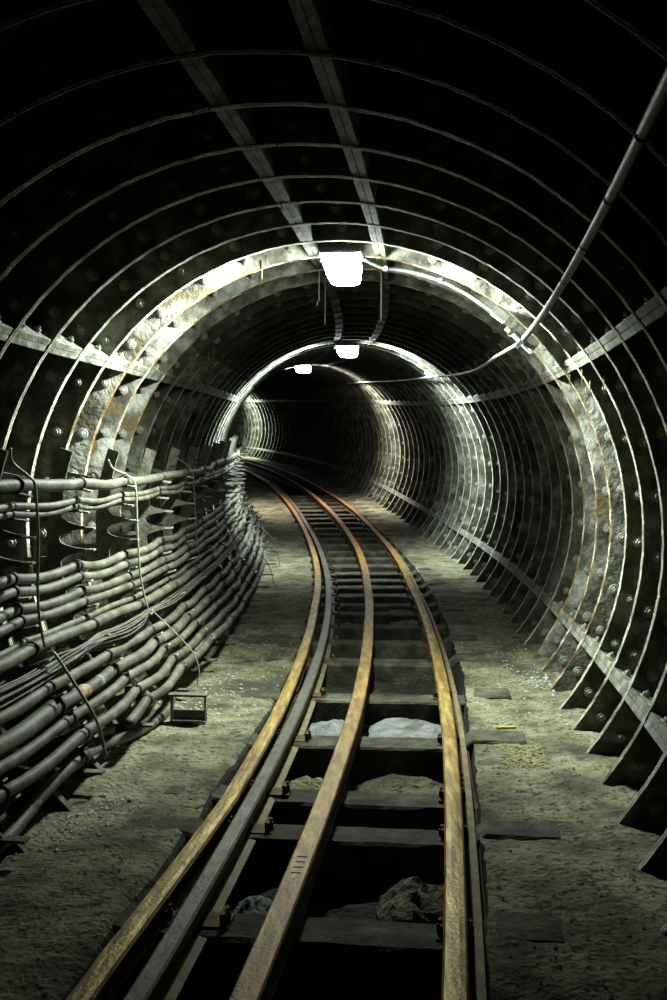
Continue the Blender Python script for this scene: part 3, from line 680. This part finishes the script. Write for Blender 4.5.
def plate(s, ang, r, hw, hh, hd, name, m, label, cat, parent=None):
    ph = math.radians(ang); rad_ = rgt(s)*math.cos(ph) + UP*math.sin(ph); tg = -rgt(s)*math.sin(ph) + UP*math.cos(ph)
    mb = MB(); mb.box(PP(s, ang, r), rad_, tg, fwd(s), hw, hh, hd)
    o = mb.build(name, m, parent, bevel=.004)
    if label: tag(o, label, cat)
    return o, rad_, tg
b1, ra, tg = plate(6.90, 46.2, 1.635, .030, .105, .07, 'cable_clamp_box', M_conduit, 'pale rectangular clamp box on the bright arch where the hanging cable is fixed', 'box')
mb = MB(); mb.box(PP(6.78, 45.6, 1.60), ra, tg, fwd(6.8), .055, .012, .02); mb.box(PP(6.78, 48.6, 1.61), ra, tg, fwd(6.8), .045, .012, .02)
mb.build('clamp_lug', M_conduit, b1)
mb = MB(); mb.box(PP(6.9, 46.2, 1.60), ra, tg, fwd(6.9), .006, .112, .078); mb.build('lid', M_tip, b1, bevel=.002)
b2, ra, tg = plate(6.92, 53.0, 1.65, .028, .058, .05, 'junction_box', M_conduit, 'small pale junction box at the end of the conduit from the near lamp', 'box')
mb = MB(); mb.box(PP(6.92, 53.0, 1.62), ra, tg, fwd(6.9), .004, .048, .042); mb.build('lid', M_tip, b2)
b3, ra, tg = plate(13.62, 52.5, 1.66, .03, .06, .06, 'cable_clamp_box', M_conduit, 'pale clamp box on the second bright arch where the hanging cable passes', 'box')
mb = MB(); mb.box(PP(13.5, 52.5, 1.64), ra, tg, fwd(13.5), .03, .012, .02); mb.build('clamp_lug', M_conduit, b3)
cd = [(6.82,.13,1.66),(6.90,.20,1.635),(6.95,.28,1.612),(6.98,.433,1.595),(7.0,.621,1.54),(7.0,.778,1.46),(6.95,.90,1.37),(6.93,.96,1.33)]
v, f = tube([P(*q) for q in spline(cd, 8)], .011, 10)
o = link('lamp_conduit', mesh('lamp_conduit', v, f, True), None, M_dark); tag(o, 'pale curved conduit running from the near lamp along the arch to the junction box', 'conduit')
for q in ((6.95,.28,1.612), (7.0,.621,1.54)):
    v, f = tube([P(*q)-rgt(7)*.012, P(*q)+rgt(7)*.012], .016, 10); link('conduit_saddle', mesh('conduit_saddle', v, f), o, M_tip)
# thin hangers by the near lamp
for (s, l, z0, z1, lb, rr_) in [(7.5,-.184,1.49,1.86,'short thin hanging rod left of the near lamp, with a small hook',.004),(7.8,-.165,1.36,1.86,'long thin hanging rod just left of the near lamp',.004),(7.5,.238,1.35,1.86,'pale thin hanging rod right of the near lamp',.005)]:
    pts = [P(s, l, z1-.01), P(s, l+.002, (z0+z1)/2), P(s, l, z0)]
    if 'hook' in lb: pts += [P(s, l-.012, z0-.015), P(s, l-.012, z0-.035)]
    v, f = tube(pts, rr_, 8); o = link('hanging_rod', mesh('hanging_rod', v, f), None, M_wire); tag(o, lb, 'hanging rod')
s = 12.7; v, f = tube([P(s, -.10, 1.80), P(s, -.10, 1.42)], .006, 6); o = link('hanging_rod', mesh('hanging_rod', v, f), None, M_rack); tag(o, 'dark thin rod hanging just left of the right-hand distant lamp', 'hanging rod')
# dark cross-cable sleeve over F arch crown (cable duct plate)
# yellow mineral drips
dr = [(5.5,96,1.705,.05),(4.0,97,1.705,.03),(4.51,91.5,1.705,.07),(4.01,99,1.705,.02),(7.05,107,1.72,.09),(7.55,110,1.72,.05),(9.0,132,1.72,.11),(9.0,134,1.72,.09),(9.5,136,1.72,.10),(9.5,132,1.72,.10),(6.0,30,1.71,.05),(6.5,33,1.71,.06),(6.5,30,1.71,.05),(7.0,33,1.71,.08)]
for i, (s, a, r, L_) in enumerate(dr):
    p0 = PP(RING0+round((s-RING0)/.5)*.5-.024, a, r); v, f = tube([p0+UP*.03, p0, p0-UP*L_*.5, p0-UP*L_], [.004,.004,.003,.001], 6)
    o = link('mineral_drip', mesh('mineral_drip', v, f, True), None, M_lime)
    tag(o, 'small yellowish mineral drip hanging from an iron ring', 'mineral drip', 'yellowish mineral drips on the rings')

# ------------------------------------------------------------------ world, camera, view
wd = bpy.data.worlds.new('World'); C.world = wd; wd.use_nodes = True
wd.node_tree.nodes['Background'].inputs['Color'].default_value = (0,0,0,1); wd.node_tree.nodes['Background'].inputs['Strength'].default_value = 0
cam = bpy.data.cameras.new('Camera'); co = bpy.data.objects.new('Camera', cam); COL.objects.link(co)
cam.sensor_fit = 'VERTICAL'; cam.sensor_height = 24.0; cam.lens = 24.0*1087.28/1000.0; cam.clip_start = .05; cam.clip_end = 200
co.location = (0, 0, ZUP); co.rotation_euler = (math.radians(90) - .06797, 0, 0)
C.camera = co
C.view_settings.view_transform = 'Standard'; C.view_settings.look = 'None'; C.view_settings.gamma = 1.0; C.view_settings.use_curve_mapping = False
C.view_settings.exposure = 0.0
